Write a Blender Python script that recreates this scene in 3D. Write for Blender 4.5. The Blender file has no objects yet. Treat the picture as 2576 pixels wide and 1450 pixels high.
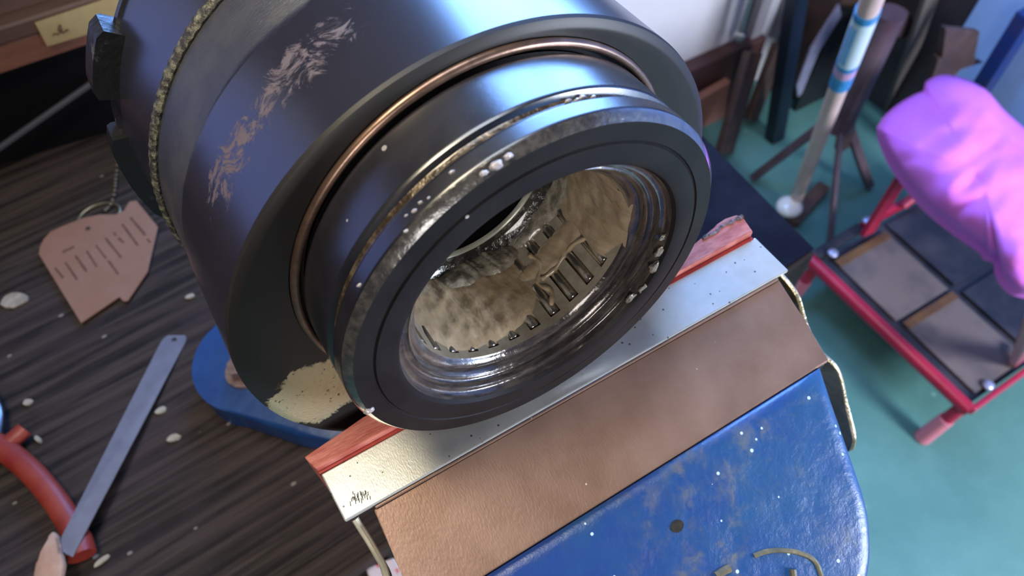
import bpy, bmesh, math, random
from mathutils import Vector, Matrix, noise
from math import sin, cos, pi, radians as rad
random.seed(7)
S = bpy.context.scene
COL = S.collection

# ------------------------------------------------------------ camera
FPX, CX, CY = 1796.77, 1288.0, 725.0
CAM = Vector((0.01350, -0.06501, 0.18406))
RX = Vector((0.8592913, -0.51137335, -0.01075897))     # image right in world
RD = Vector((-0.43382055, -0.71750909, -0.54495912))   # image down in world
RF = Vector((0.27095791, 0.47294609, -0.83839358))     # viewing direction
cd = bpy.data.cameras.new('camera'); cam = bpy.data.objects.new('camera', cd); COL.objects.link(cam)
rot = Matrix((RX, -RD, -RF)).transposed()
cam.matrix_world = Matrix.Translation(CAM) @ rot.to_4x4()
cd.sensor_width = 36; cd.lens = 36 * FPX / 2576; cd.clip_start = 0.01; cd.clip_end = 20
cd.dof.use_dof = True; cd.dof.focus_distance = 0.172; cd.dof.aperture_fstop = 20
S.camera = cam

# ------------------------------------------------------------ world, lights, exposure
S.view_settings.view_transform = 'Standard'; S.view_settings.look = 'None'
S.view_settings.gamma = 1; S.view_settings.use_curve_mapping = False
S.view_settings.exposure = 0.0
w = bpy.data.worlds.new('world'); S.world = w; w.use_nodes = True
w.node_tree.nodes['Background'].inputs[0].default_value = (0.60, 0.58, 0.72, 1)
w.node_tree.nodes['Background'].inputs[1].default_value = 0.04

def area(name, loc, target, size, power, color, sy=None):
    l = bpy.data.lights.new(name, 'AREA'); o = bpy.data.objects.new(name, l); COL.objects.link(o)
    l.energy = power; l.color = color; l.size = size
    if sy: l.shape = 'RECTANGLE'; l.size_y = sy
    o.location = loc
    o.rotation_euler = (Vector(target) - Vector(loc)).to_track_quat('-Z', 'Y').to_euler()
    return o
area('bench_lamp', (-0.09, 0.09, 0.47), (0.0, 0.03, -.05), 0.12, 1.75, (1.0, 0.86, 0.62))
area('front_window', (-0.50, -1.05, 0.55), (0.05, 0.0, 0.02), 0.42, 7, (1.0, 0.94, 0.90))
area('overhead_fill', (0.15, 0.40, 1.45), (0.05, 0.1, 0), 0.6, 9, (0.80, 0.88, 1.0))  # added overhead fill for the jaw tops and bench, no known fixture
area('side_fill', (1.36, -1.25, 0.15), (1.0, 0.3, -0.8), 0.6, 80, (0.80, 0.87, 1.0))  # added fill for the door, back wall and floor, no known opening

# ------------------------------------------------------------ helpers
def at(px, py, x=None, y=None, z=None):
    d = RX * ((px - CX) / FPX) + RD * ((py - CY) / FPX) + RF
    if z is not None: t = (z - CAM.z) / d.z
    elif y is not None: t = (y - CAM.y) / d.y
    else: t = (x - CAM.x) / d.x
    return CAM + d * t

def empty(name, loc, label, cat, group=None):
    o = bpy.data.objects.new(name, None); COL.objects.link(o); o.location = loc; o.empty_display_size = .02
    o['label'] = label; o['category'] = cat
    if group: o['group'] = group
    return o
def tag(o, label, cat, group=None):
    o['label'] = label; o['category'] = cat
    if group: o['group'] = group
    return o
def rootloc(p):
    v = Vector((0, 0, 0))
    while p is not None: v += p.location; p = p.parent
    return v
def obj(name, bm, m, parent=None, smooth=False, origin=None, auto=None):
    bmesh.ops.recalc_face_normals(bm, faces=bm.faces[:])
    me = bpy.data.meshes.new(name)
    off = rootloc(parent) if parent else Vector((0, 0, 0))
    loc = Vector((0, 0, 0))
    if parent is None:
        if origin is None:
            xs = [v.co for v in bm.verts]
            origin = Vector((sum(v.x for v in xs) / len(xs), sum(v.y for v in xs) / len(xs), min(v.z for v in xs)))
        loc = Vector(origin); off = loc
    for v in bm.verts: v.co -= off
    bm.to_mesh(me); bm.free()
    if smooth:
        for p in me.polygons: p.use_smooth = True
        if auto: me.set_sharp_from_angle(angle=rad(auto))
    me.materials.append(m)
    o = bpy.data.objects.new(name, me); COL.objects.link(o)
    o.location = loc
    if parent: o.parent = parent
    return o
def struct(name, bm, m):
    o = obj(name, bm, m); o['kind'] = 'structure'; return o

def box(bm, lo, hi, bev=0, seg=2):
    v = [bm.verts.new((x, y, z)) for z in (lo[2], hi[2]) for y in (lo[1], hi[1]) for x in (lo[0], hi[0])]
    F = [(0, 2, 3, 1), (4, 5, 7, 6), (0, 1, 5, 4), (2, 6, 7, 3), (0, 4, 6, 2), (1, 3, 7, 5)]
    fs = [bm.faces.new([v[i] for i in f]) for f in F]
    if bev:
        es = {e for f in fs for e in f.edges}
        bmesh.ops.bevel(bm, geom=list(es), offset=bev, segments=seg, affect='EDGES', profile=.5)
    return bm
def prism(bm, pts, vec, bev=0, seg=2):
    vec = Vector(vec); a = [bm.verts.new(p) for p in pts]; b = [bm.verts.new(Vector(p) + vec) for p in pts]
    n = len(pts); fs = [bm.faces.new(a), bm.faces.new(b[::-1])]
    for i in range(n):
        j = (i + 1) % n; fs.append(bm.faces.new((a[i], b[i], b[j], a[j])))
    if bev:
        es = {e for f in fs for e in f.edges}
        bmesh.ops.bevel(bm, geom=list(es), offset=bev, segments=seg, affect='EDGES', profile=.5)
    return bm
def frame(d, up=(0, 0, 1)):
    d = Vector(d).normalized(); u = Vector(up)
    if abs(d.dot(u)) > .97: u = Vector((0, 1, 0))
    s = d.cross(u).normalized(); return s, s.cross(d).normalized()
def sweep(bm, pts, r, n=12, cap=True, flat=(1, 1), up=(0, 0, 1)):
    pts = [Vector(p) for p in pts]; rings = []
    rr = r if isinstance(r, (list, tuple)) else [r] * len(pts)
    for i, p in enumerate(pts):
        d = pts[min(i + 1, len(pts) - 1)] - pts[max(i - 1, 0)]
        s, u = frame(d, up)
        rings.append([bm.verts.new(p + s * cos(2 * pi * k / n) * rr[i] * flat[0] + u * sin(2 * pi * k / n) * rr[i] * flat[1]) for k in range(n)])
    for a, b in zip(rings, rings[1:]):
        for k in range(n): bm.faces.new((a[k], a[(k + 1) % n], b[(k + 1) % n], b[k]))
    if cap:
        bm.faces.new(rings[0][::-1]); bm.faces.new(rings[-1])
    return bm
def bar(bm, p, q, w, h, up=(0, 0, 1), bev=0):
    p = Vector(p); q = Vector(q); s, u = frame(q - p, up)
    pts = [p + s * w / 2 + u * h / 2, p - s * w / 2 + u * h / 2, p - s * w / 2 - u * h / 2, p + s * w / 2 - u * h / 2]
    return prism(bm, pts, q - p, bev)
def smoothpath(P, n=6):
    P = [Vector(p) for p in P]; out = []
    for i in range(len(P) - 1):
        a = P[max(i - 1, 0)]; b = P[i]; c = P[i + 1]; d = P[min(i + 2, len(P) - 1)]
        for k in range(n):
            t = k / n
            out.append(.5 * ((2 * b) + (c - a) * t + (2 * a - 5 * b + 4 * c - d) * t * t + (3 * b - 3 * c + d - a) * t ** 3))
    out.append(P[-1]); return out
NB = bmesh.new

# ------------------------------------------------------------ materials
def mat(name, col, rough=.5, metal=0, col2=None, scale=40, ramp=(.4, .62), stretch=(1, 1, 1), bump=0, bscale=300,
        bstretch=(1, 1, 1), rough2=None, coat=0, spec=.5, specks=None, sss=0, emit=None, detail=6, ior=None):
    m = bpy.data.materials.new(name); m.use_nodes = True; nt = m.node_tree; N = nt.nodes; L = nt.links
    b = N['Principled BSDF']
    b.inputs['Roughness'].default_value = rough; b.inputs['Metallic'].default_value = metal
    b.inputs['Coat Weight'].default_value = coat; b.inputs['Coat Roughness'].default_value = .08
    b.inputs['Specular IOR Level'].default_value = spec
    b.inputs['Base Color'].default_value = (*col, 1)
    if ior: b.inputs['IOR'].default_value = ior
    if sss: b.inputs['Subsurface Weight'].default_value = sss; b.inputs['Subsurface Radius'].default_value = (.004, .0025, .0012); b.inputs['Subsurface Scale'].default_value = .5
    tc = N.new('ShaderNodeTexCoord')
    def mapped(st):
        mp = N.new('ShaderNodeMapping'); mp.inputs['Scale'].default_value = st; L.new(tc.outputs['Object'], mp.inputs['Vector']); return mp.outputs[0]
    out = None
    if col2 is not None:
        nz = N.new('ShaderNodeTexNoise'); nz.inputs['Scale'].default_value = scale; nz.inputs['Detail'].default_value = detail; nz.inputs['Roughness'].default_value = .62
        L.new(mapped(stretch), nz.inputs['Vector'])
        r = N.new('ShaderNodeValToRGB'); r.color_ramp.elements[0].position = ramp[0]; r.color_ramp.elements[1].position = ramp[1]
        r.color_ramp.elements[0].color = (*col, 1); r.color_ramp.elements[1].color = (*col2, 1)
        L.new(nz.outputs[0], r.inputs[0]); out = r.outputs[0]
        if rough2 is not None:
            mr = N.new('ShaderNodeMapRange'); mr.inputs['From Min'].default_value = ramp[0]; mr.inputs['From Max'].default_value = ramp[1]
            mr.inputs['To Min'].default_value = rough; mr.inputs['To Max'].default_value = rough2
            L.new(nz.outputs[0], mr.inputs[0]); L.new(mr.outputs[0], b.inputs['Roughness'])
    if specks:
        sc, size, scol, dens = specks
        vo = N.new('ShaderNodeTexVoronoi'); vo.inputs['Scale'].default_value = sc; L.new(mapped((1, 1, 1)), vo.inputs['Vector'])
        lt = N.new('ShaderNodeMath'); lt.operation = 'LESS_THAN'; lt.inputs[1].default_value = size; L.new(vo.outputs['Distance'], lt.inputs[0])
        sx = N.new('ShaderNodeSeparateColor'); L.new(vo.outputs['Color'], sx.inputs[0])
        l2 = N.new('ShaderNodeMath'); l2.operation = 'LESS_THAN'; l2.inputs[1].default_value = dens; L.new(sx.outputs[0], l2.inputs[0])
        mu = N.new('ShaderNodeMath'); mu.operation = 'MULTIPLY'; L.new(lt.outputs[0], mu.inputs[0]); L.new(l2.outputs[0], mu.inputs[1])
        mx = N.new('ShaderNodeMix'); mx.data_type = 'RGBA'; L.new(mu.outputs[0], mx.inputs[0])
        if out: L.new(out, mx.inputs[6])
        else: mx.inputs[6].default_value = (*col, 1)
        mx.inputs[7].default_value = (*scol, 1); out = mx.outputs[2]
    if out: L.new(out, b.inputs['Base Color'])
    if bump:
        bn = N.new('ShaderNodeTexNoise'); bn.inputs['Scale'].default_value = bscale; bn.inputs['Detail'].default_value = 4
        L.new(mapped(bstretch), bn.inputs['Vector'])
        bp = N.new('ShaderNodeBump'); bp.inputs['Strength'].default_value = 1; bp.inputs['Distance'].default_value = bump
        L.new(bn.outputs[0], bp.inputs['Height']); L.new(bp.outputs[0], b.inputs['Normal'])
    if emit:
        b.inputs['Emission Color'].default_value = (*emit[0], 1); b.inputs['Emission Strength'].default_value = emit[1]
    return m

class G:   # tiny node helper for the custom materials
    def __init__(s, m): s.nt = m.node_tree; s.N = s.nt.nodes; s.L = s.nt.links; s.b = s.N['Principled BSDF']
    def math(s, op, a, b=None, c=None, clamp=False):
        n = s.N.new('ShaderNodeMath'); n.operation = op; n.use_clamp = clamp
        for i, v in enumerate((a, b, c)):
            if v is None: continue
            if isinstance(v, (int, float)): n.inputs[i].default_value = v
            else: s.L.new(v, n.inputs[i])
        return n.outputs[0]
    def step(s, v, a, b):
        n = s.N.new('ShaderNodeMapRange'); n.interpolation_type = 'SMOOTHSTEP'
        s.L.new(v, n.inputs[0]); n.inputs[1].default_value = a; n.inputs[2].default_value = b; return n.outputs[0]
    def noise(s, vec, sc, det=6, dist=0, rough=.6):
        n = s.N.new('ShaderNodeTexNoise'); n.inputs['Scale'].default_value = sc; n.inputs['Detail'].default_value = det
        n.inputs['Distortion'].default_value = dist; n.inputs['Roughness'].default_value = rough; s.L.new(vec, n.inputs['Vector']); return n.outputs[0]
    def mix(s, f, a, b):
        n = s.N.new('ShaderNodeMix'); n.data_type = 'RGBA'
        s.L.new(f, n.inputs[0])
        for i, v in ((6, a), (7, b)):
            if isinstance(v, tuple): n.inputs[i].default_value = (*v, 1)
            else: s.L.new(v, n.inputs[i])
        return n.outputs[2]
    def mixf(s, f, a, b):
        n = s.N.new('ShaderNodeMix'); s.L.new(f, n.inputs[0])
        for i, v in ((2, a), (3, b)):
            if isinstance(v, (int, float)): n.inputs[i].default_value = v
            else: s.L.new(v, n.inputs[i])
        return n.outputs[0]
    def map(s, vec, sc=(1, 1, 1), loc=(0, 0, 0), rot=(0, 0, 0)):
        n = s.N.new('ShaderNodeMapping'); n.inputs['Scale'].default_value = sc; n.inputs['Location'].default_value = loc; n.inputs['Rotation'].default_value = rot
        s.L.new(vec, n.inputs['Vector']); return n.outputs[0]
    def bump(s, h, d, st=1):
        n = s.N.new('ShaderNodeBump'); n.inputs['Strength'].default_value = st; n.inputs['Distance'].default_value = d
        s.L.new(h, n.inputs['Height']); s.L.new(n.outputs[0], s.b.inputs['Normal'])

M = {}
M['black_metal'] = mat('blackened steel', (.009, .009, .012), .25, .0, (.014, .013, .017), 60, bump=.00001, bscale=900, spec=.5, ior=1.95,
                       specks=(260, .16, (.35, .33, .32), .03), rough2=.29)
M['face_metal'] = mat('blackened turned face', (.012, .010, .010), .45, 0, (.017, .0145, .0145), 90, spec=.2, bump=.00002, bscale=1500, specks=(300, .13, (.5, .48, .46), .02))
M['groove'] = mat('greasy groove', (.05, .035, .022), .28, .3, (.16, .12, .08), 420, (.45, .65), bump=.0004, bscale=700, coat=.6)
M['bronze'] = mat('coppery ring', (.30, .19, .14), .32, .8, (.20, .13, .10), 200, bump=.00003, bscale=800)
M['seal'] = mat('greasy seal lip', (.055, .045, .042), .20, .35, (.14, .115, .095), 160, (.42, .66), stretch=(1, 6, 1), bump=.0002, bscale=500, coat=.8)
M['cage'] = mat('needle cage steel', (.44, .38, .29), .34, .25, (.34, .29, .21), 260, bump=.00008, bscale=900, coat=.3)
M['roller'] = mat('needle rollers', (.34, .30, .25), .16, .85, (.55, .50, .42), 300, (.4, .6))
M['grease'] = mat('tan bearing grease', (.38, .28, .17), .14, 0, (.50, .39, .26), 120, (.36, .64), stretch=(1, 1.6, 1), bump=.0006, bscale=260, bstretch=(1.6, .8, 1.6), coat=1, sss=.4)
M['greasegrey'] = mat('grey grease smear', (.16, .14, .11), .15, 0, (.34, .31, .24), 260, (.42, .62), bump=.0007, bscale=450, coat=1)
M['white_ring'] = mat('pale inner race', (.42, .43, .36), .3, .2, (.28, .28, .22), 120, bump=.00005, coat=.4)
M['void'] = mat('unlit black', (.004, .004, .005), .7, 0, spec=.1)  # flat black in place of shade: shelf gap and deep bore
M['weld'] = mat('weld bead', (.05, .045, .04), .42, .25, (.20, .195, .13), 520, (.46, .62), bump=.0006, bscale=800)
M['aluminium'] = mat('zinc grey plate', (.56, .565, .54), .38, .45, (.47, .48, .45), 130, (.35, .7), bump=.00006, bscale=1600, bstretch=(1.6, .6, 1),
                     specks=(640, .21, (.10, .10, .09), .14))
M['fibre'] = mat('red fibre', (.38, .085, .065), .62, 0, (.52, .17, .13), 130, (.4, .6), stretch=(1, 4, 1), bump=.00025, bscale=500, bstretch=(.5, 3, 1))
M['fibre_edge'] = mat('red fibre edge', (.27, .012, .010), .55, 0, (.34, .03, .02), 160)
M['copper'] = mat('copper sheet', (.26, .155, .11), .42, .5, (.34, .215, .16), 55, (.35, .68), bump=.00010, bscale=1500, bstretch=(1.4, .5, 1),
                  specks=(260, .07, (.75, .60, .50), .05), rough2=.46)
M['brass'] = mat('dull brass strip', (.16, .13, .075), .38, .8, (.26, .22, .13), 140, bump=.00015, bscale=500)
M['brass_edge'] = mat('pale brass edge', (.72, .62, .40), .30, .8, (.45, .38, .22), 300, bump=.0003, bscale=900)  # paler brass tone for the strip's upper edge
M['steel_wire'] = mat('zinc plated strip', (.72, .67, .54), .35, .5, (.6, .55, .42), 200)
M['steel'] = mat('bright steel', (.50, .50, .52), .3, .9, (.36, .36, .38), 120)
M['dark_plastic'] = mat('black plastic', (.012, .012, .014), .4, 0)
M['red_plastic'] = mat('red rubber handle', (.20, .016, .010), .45, 0, (.25, .035, .02), 60, bump=.0002, bscale=400)
M['ruler'] = mat('satin steel ruler', (.24, .245, .30), .42, .5, (.18, .18, .22), 70, (.35, .7), bump=.00004, bscale=800)
M['card'] = mat('tan card', (.22, .108, .062), .8, 0, (.25, .13, .085), 40, (.3, .7), bump=.0001, bscale=400)
M['ink'] = mat('brown ink', (.085, .035, .02), .7, 0)
M['ring_brass'] = mat('tarnished key ring', (.16, .14, .09), .35, .7, (.24, .2, .13), 200)
M['leather'] = mat('tan leather', (.35, .19, .12), .7, 0, (.42, .26, .18), 90, bump=.0004, bscale=200)
M['chip'] = mat('pale wood chip', (.36, .31, .23), .8, 0, (.24, .20, .15), 200, bump=.0004, bscale=500)
M['green_floor'] = mat('green painted floor', (.075, .20, .18), .5, 0, (.11, .26, .235), 5, (.35, .65), bump=.0005, bscale=60, specks=(26, .12, (.22, .38, .36), .16))
M['wall'] = mat('white wall panel', (.84, .80, .82), .5, 0, (.78, .74, .76), 3)
M['greywall'] = mat('grey wall boards', (.36, .34, .36), .6, 0, (.28, .26, .28), 5, stretch=(8, 8, .4))
M['skirting'] = mat('brown skirting', (.075, .03, .03), .5, 0, (.10, .045, .04), 12)
M['terracotta'] = mat('terracotta brick', (.42, .19, .14), .7, 0, (.33, .14, .10), 10, bump=.001, bscale=40)
M['brown_wood'] = mat('dark brown wood', (.055, .03, .025), .55, 0, (.10, .055, .045), 14, bump=.0008, bscale=40)
M['purple_steel'] = mat('purple brown steel', (.13, .085, .10), .42, .2, (.085, .05, .06), 15)
M['black_paint'] = mat('blue black paint', (.008, .014, .026), .32, 0)
M['lilac'] = mat('lilac grey steel', (.34, .33, .46), .35, .2, (.26, .25, .34), 14)
M['tan_board'] = mat('grey tan board', (.15, .125, .11), .6, 0, (.15, .13, .12), 12, stretch=(4, 4, .5))
M['palm'] = mat('pale wood handle', (.62, .46, .40), .45, 0, (.68, .52, .46), 12, stretch=(6, 6, .5))
M['glare_white'] = mat('white end glare', (.9, .92, .9), .15, 0, coat=1)  # white base colour stands for glare on the broom end
M['label_white'] = mat('white glossy label', (.62, .80, .86), .3, 0)
M['label_blue'] = mat('blue label band', (.02, .22, .52), .35, 0, (.05, .34, .66), 90)
M['label_pink'] = mat('pink label band', (.55, .36, .55), .4, 0)
M['door_blue'] = mat('pale blue painted door', (.34, .54, .92), .45, 0, (.30, .49, .86), 6)
M['dark_blue'] = mat('dark blue post paint', (.012, .035, .17), .35, 0, (.05, .045, .09), 14, (.5, .7))
M['red_steel'] = mat('red enamel tube', (.42, .018, .055), .3, 0, (.36, .015, .05), 20)
M['pink_rubber'] = mat('pink rubber foot', (.70, .22, .28), .5, 0)
M['tread_dark'] = mat('worn black tread', (.016, .018, .030), .42, 0, (.05, .045, .055), 14, (.4, .68))
M['tread_brown'] = mat('worn brown tread', (.16, .125, .12), .5, 0, (.045, .045, .06), 9, (.45, .75))
M['tread_edge'] = mat('ochre wood edge', (.15, .075, .028), .5, 0, (.10, .045, .02), 14)
M['bolt'] = mat('blueish bolt head', (.45, .48, .70), .3, .5)
M['cloth'] = mat('pink cotton', (.80, .20, .78), .85, 0, (.74, .16, .74), 6, bump=.002, bscale=30)
M['shelf_wood'] = mat('brown shelf board', (.062, .032, .022), .5, 0, (.085, .045, .03), 20, stretch=(.5, 3, 3), bump=.0003, bscale=100)
M['shelf_red'] = mat('reddish wood strip', (.19, .075, .042), .6, 0, (.14, .055, .03), 60, stretch=(.6, 2, 2))
M['tape'] = mat('yellowed masking tape', (.30, .22, .095), .6, 0, (.34, .26, .12), 60, bump=.0002, bscale=300)
M['paper'] = mat('white and red packet', (.62, .55, .66), .5, 0, (.6, .1, .15), 60, (.62, .64))
M['blue_base'] = mat('blue enamel base', (.008, .040, .15), .34, 0, (.012, .052, .17), 60, bump=.0002, bscale=150, specks=(160, .1, (.3, .35, .4), .04))
M['rust'] = mat('rusty bolt', (.16, .095, .08), .35, .4, (.24, .17, .15), 150, bump=.0004, bscale=300)

def body_mat():
    m = mat('blackened drum body', (.02, .02, .03), .26, spec=.5, ior=1.95); g = G(m)
    tc = g.N.new('ShaderNodeTexCoord'); uv = tc.outputs['UV']; ob = tc.outputs['Object']
    sp = g.N.new('ShaderNodeSeparateXYZ'); g.L.new(uv, sp.inputs[0]); th, s = sp.outputs[0], sp.outputs[1]   # u = degrees/100, v = metres*10
    warp = g.noise(ob, 90, 5)
    sw = g.math('ADD', s, g.math('MULTIPLY', g.math('SUBTRACT', warp, .5), .06))
    matte = g.math('MULTIPLY', g.step(sw, .615, .640), g.math('SUBTRACT', 1.0, g.step(s, .84, .855)))
    # flaked brown stain running obliquely over the polished zone
    ctr = g.math('MULTIPLY_ADD', th, .10, .52)                     # s of the stain's middle at each angle
    dist = g.math('ABSOLUTE', g.math('SUBTRACT', s, ctr))
    band = g.math('SUBTRACT', 1.0, g.step(dist, .02, .13))
    rng = g.math('MULTIPLY', g.step(th, -.66, -.50), g.math('SUBTRACT', 1.0, g.step(th, -.16, -.06)))
    n1 = g.noise(g.map(ob, (1, 1, 1)), 120, 10, 1.6, .78)
    fl = g.step(g.math('ADD', g.math('MULTIPLY', g.math('MULTIPLY', band, rng), .30), n1), .765, .86)
    c = g.mix(g.noise(ob, 70, 6), (.012, .012, .020), (.022, .022, .034))
    c = g.mix(matte, c, (.024, .026, .038))
    c = g.mix(g.math('MULTIPLY', g.step(g.noise(ob, 40, 6), .5, .7), matte), c, (.045, .046, .046))
    c = g.mix(fl, c, (.10, .07, .072))
    g.L.new(c, g.b.inputs['Base Color'])
    r = g.mixf(matte, .26, .42); r = g.mixf(fl, r, .6); g.L.new(r, g.b.inputs['Roughness'])
    brush = g.noise(g.map(uv, (60, 400, 1)), 1.0, 3)
    g.bump(g.math('MULTIPLY', brush, matte), .00012)
    return m
M['body'] = body_mat()

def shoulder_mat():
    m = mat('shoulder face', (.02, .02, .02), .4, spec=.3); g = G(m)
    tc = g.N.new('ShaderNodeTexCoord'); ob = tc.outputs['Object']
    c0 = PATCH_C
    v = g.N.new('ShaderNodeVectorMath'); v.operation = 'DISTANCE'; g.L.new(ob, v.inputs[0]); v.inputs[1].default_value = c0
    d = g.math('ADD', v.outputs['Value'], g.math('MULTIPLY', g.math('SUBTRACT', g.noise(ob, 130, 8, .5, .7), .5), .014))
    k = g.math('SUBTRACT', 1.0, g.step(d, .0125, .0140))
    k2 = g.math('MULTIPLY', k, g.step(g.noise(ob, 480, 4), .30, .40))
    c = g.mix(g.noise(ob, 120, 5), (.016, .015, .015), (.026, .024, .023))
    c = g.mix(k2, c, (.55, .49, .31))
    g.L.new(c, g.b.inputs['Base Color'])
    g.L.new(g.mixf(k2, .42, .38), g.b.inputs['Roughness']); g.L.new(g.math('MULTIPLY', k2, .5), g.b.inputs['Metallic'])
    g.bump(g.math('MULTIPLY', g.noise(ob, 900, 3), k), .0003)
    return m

def jaw_blue():
    m = mat('chipped blue enamel', (.02, .1, .35), .3, coat=0, spec=.6); g = G(m)
    ob = g.N.new('ShaderNodeTexCoord').outputs['Object']
    n = g.noise(ob, 26, 8, .4, .65); n2 = g.noise(ob, 130, 8, .3, .7)
    c = g.mix(g.step(g.noise(ob, 14, 5), .4, .62), (.014, .052, .235), (.020, .085, .225))
    wear = g.math('MULTIPLY', g.step(n, .44, .62), g.step(n2, .42, .62))
    c = g.mix(g.math('MULTIPLY', wear, .75), c, (.14, .135, .075))
    w2 = g.math('MULTIPLY', g.step(g.noise(ob, 33, 7), .60, .72), g.step(n2, .5, .58))
    c = g.mix(g.math('MULTIPLY', w2, .8), c, (.19, .155, .06))
    vo = g.N.new('ShaderNodeTexVoronoi'); vo.inputs['Scale'].default_value = 330; g.L.new(ob, vo.inputs['Vector'])
    sc = g.N.new('ShaderNodeSeparateColor'); g.L.new(vo.outputs['Color'], sc.inputs[0])
    sp = g.math('MULTIPLY', g.math('LESS_THAN', vo.outputs['Distance'], .17), g.math('LESS_THAN', sc.outputs[0], .12))
    c = g.mix(sp, c, (.50, .66, .78))
    g.L.new(c, g.b.inputs['Base Color']); g.L.new(g.mixf(wear, .31, .6), g.b.inputs['Roughness'])
    g.bump(g.math('ADD', g.noise(ob, 60, 6), g.math('MULTIPLY', n2, .4)), .0007)
    return m

def bench_mat():
    m = mat('dark stained bench wood', (.04, .03, .025), .72, spec=.18); g = G(m)
    ob = g.N.new('ShaderNodeTexCoord').outputs['Object']
    v = g.map(ob, (1, 1, 1), rot=(0, 0, rad(-4)))
    grain = g.noise(g.map(v, (7, 190, 7)), 1.0, 5, .25, .55)
    fine = g.noise(g.map(v, (30, 700, 30)), 1.0, 4)
    big = g.noise(v, 16, 5)
    h = g.math('ADD', g.math('MULTIPLY', grain, 1), g.math('MULTIPLY', fine, .25))
    c = g.mix(g.step(h, .48, .78), (.013, .010, .009), (.052, .038, .031))
    c = g.mix(g.math('MULTIPLY', g.step(big, .45, .68), .5), c, (.045, .030, .030))
    vo = g.N.new('ShaderNodeTexVoronoi'); vo.inputs['Scale'].default_value = 60; g.L.new(g.map(ob, (1, 1.6, 1)), vo.inputs['Vector'])
    sc = g.N.new('ShaderNodeSeparateColor'); g.L.new(vo.outputs['Color'], sc.inputs[0])
    dd = g.math('ADD', vo.outputs['Distance'], g.math('MULTIPLY', g.noise(ob, 300, 3), .1))
    sp = g.math('MULTIPLY', g.math('LESS_THAN', dd, .15), g.math('LESS_THAN', sc.outputs[0], .22))
    c = g.mix(g.math('MULTIPLY', sp, .7), c, (.26, .23, .20))
    g.L.new(c, g.b.inputs['Base Color'])
    g.bump(h, .0016)
    return m

# ------------------------------------------------------------ setting
FZ = -1.05
bm = NB(); box(bm, (-1.6, -1.6, FZ - .05), (1.45, .85, FZ)); struct('floor', bm, M['green_floor'])
bm = NB(); box(bm, (-1.6, .85, FZ), (.30, .90, 1.3)); box(bm, (.30, .85, -.30), (1.50, .90, .15)); box(bm, (.30, .85, 1.0), (1.50, .90, 1.3)); box(bm, (.30, .85, .15), (.42, .90, 1.0)); box(bm, (1.18, .85, .15), (1.50, .90, 1.0))
struct('wall_rear', bm, mat('dark stained wall boarding', (.022, .014, .012), .6, 0, (.035, .022, .018), 8))
bm = NB(); box(bm, (.30, .85, FZ), (1.50, .90, -.30))
struct('wall_back', bm, M['wall'])
bm = NB(); box(bm, (1.45, -1.6, FZ), (1.50, .85, 1.3)); struct('wall_right', bm, mat('shadowy brown wall', (.05, .04, .045), .6, 0, (.09, .075, .075), 6))
# daylight window in the back wall, above the bench
wf = NB()
for lo, hi in (((.39, .84, .15), (.42, .90, 1.0)), ((1.15, .84, .15), (1.18, .90, 1.0)), ((.42, .84, .15), (1.15, .90, .18)), ((.42, .84, .97), (1.15, .90, 1.0)), ((.79, .845, .18), (.80, .89, .97))):
    box(wf, lo, hi)
W = struct('window_1', wf, M['wall'])
bm = NB(); box(bm, (.42, .875, .18), (1.15, .880, .97))
pane = obj('pane', bm, mat('daylit frosted glass', (.3, .4, .6), .3, emit=((.19, .42, 1.0), 25)), W)
bm = NB(); box(bm, (-1.30, .845, -.25), (-.42, .855, .55)); wf2 = NB()
bm.free(); bm = NB(); box(bm, (-1.25, .842, -.20), (-.47, .846, .50))
for lo, hi in (((-1.30, .83, -.25), (-1.25, .85, .55)), ((-.47, .83, -.25), (-.42, .85, .55)), ((-1.25, .83, -.25), (-.47, .85, -.20)), ((-1.25, .83, .50), (-.47, .85, .55)), ((-.87, .83, -.20), (-.85, .842, .50))):
    box(wf2, lo, hi)
W2 = struct('window_2', wf2, M['wall'])
obj('pane', bm, mat('shaded frosted glass', (.2, .25, .4), .3, emit=((.20, .28, .85), 1.1)), W2)
# brown skirting and pipes at the foot of the back wall
bm = NB(); box(bm, (.4, .815, FZ), (1.20, .85, -.872), .004); o = struct('baseboard_back', bm, M['skirting'])

# grey panelled strip of wall right of the white panel
t = empty('wall_boards', (1.22, .84, -.88), 'grey vertical boards against the wall, right of the white panel', 'boards')
for i in range(4):
    bm = NB(); box(bm, (1.162 + i * .036, .828 + (i % 2) * .006, -.90), (1.194 + i * .036, .849, .3), .003)
    obj('board', bm, M['wall'] if i == 1 else M['greywall'], t)

# ------------------------------------------------------------ bench
BZ = -.2
top_pts = [Vector((-1.2, -.02, BZ)), Vector((-.30, .030, BZ)), Vector((-.0175, .0455, BZ)), Vector((.322, .071, BZ)), Vector((.328, .395, BZ)), Vector((.03, .425, BZ)), Vector((.03, .60, BZ)), Vector((-1.2, .60, BZ))]
bench = empty('workbench', (-.3, .2, FZ), 'dark stained wooden workbench with heavy open grain carrying the blue vise', 'workbench')
bm = NB(); prism(bm, top_pts, (0, 0, -.045), .002); obj('bench_top', bm, bench_mat(), bench)
bm = NB(); prism(bm, [p + Vector((0, .012 if i < 4 else -.01, -.045)) for i, p in enumerate(top_pts)], (0, 0, -.12)); obj('apron', bm, M['brown_wood'], bench)
for x, y in ((-1.1, .08), (.27, .12), (.27, .34), (-1.1, .42)):
    bm = NB(); box(bm, (x - .04, y - .035, FZ), (x + .04, y + .035, BZ - .165), .003); obj('leg', bm, M['brown_wood'], bench)

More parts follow.
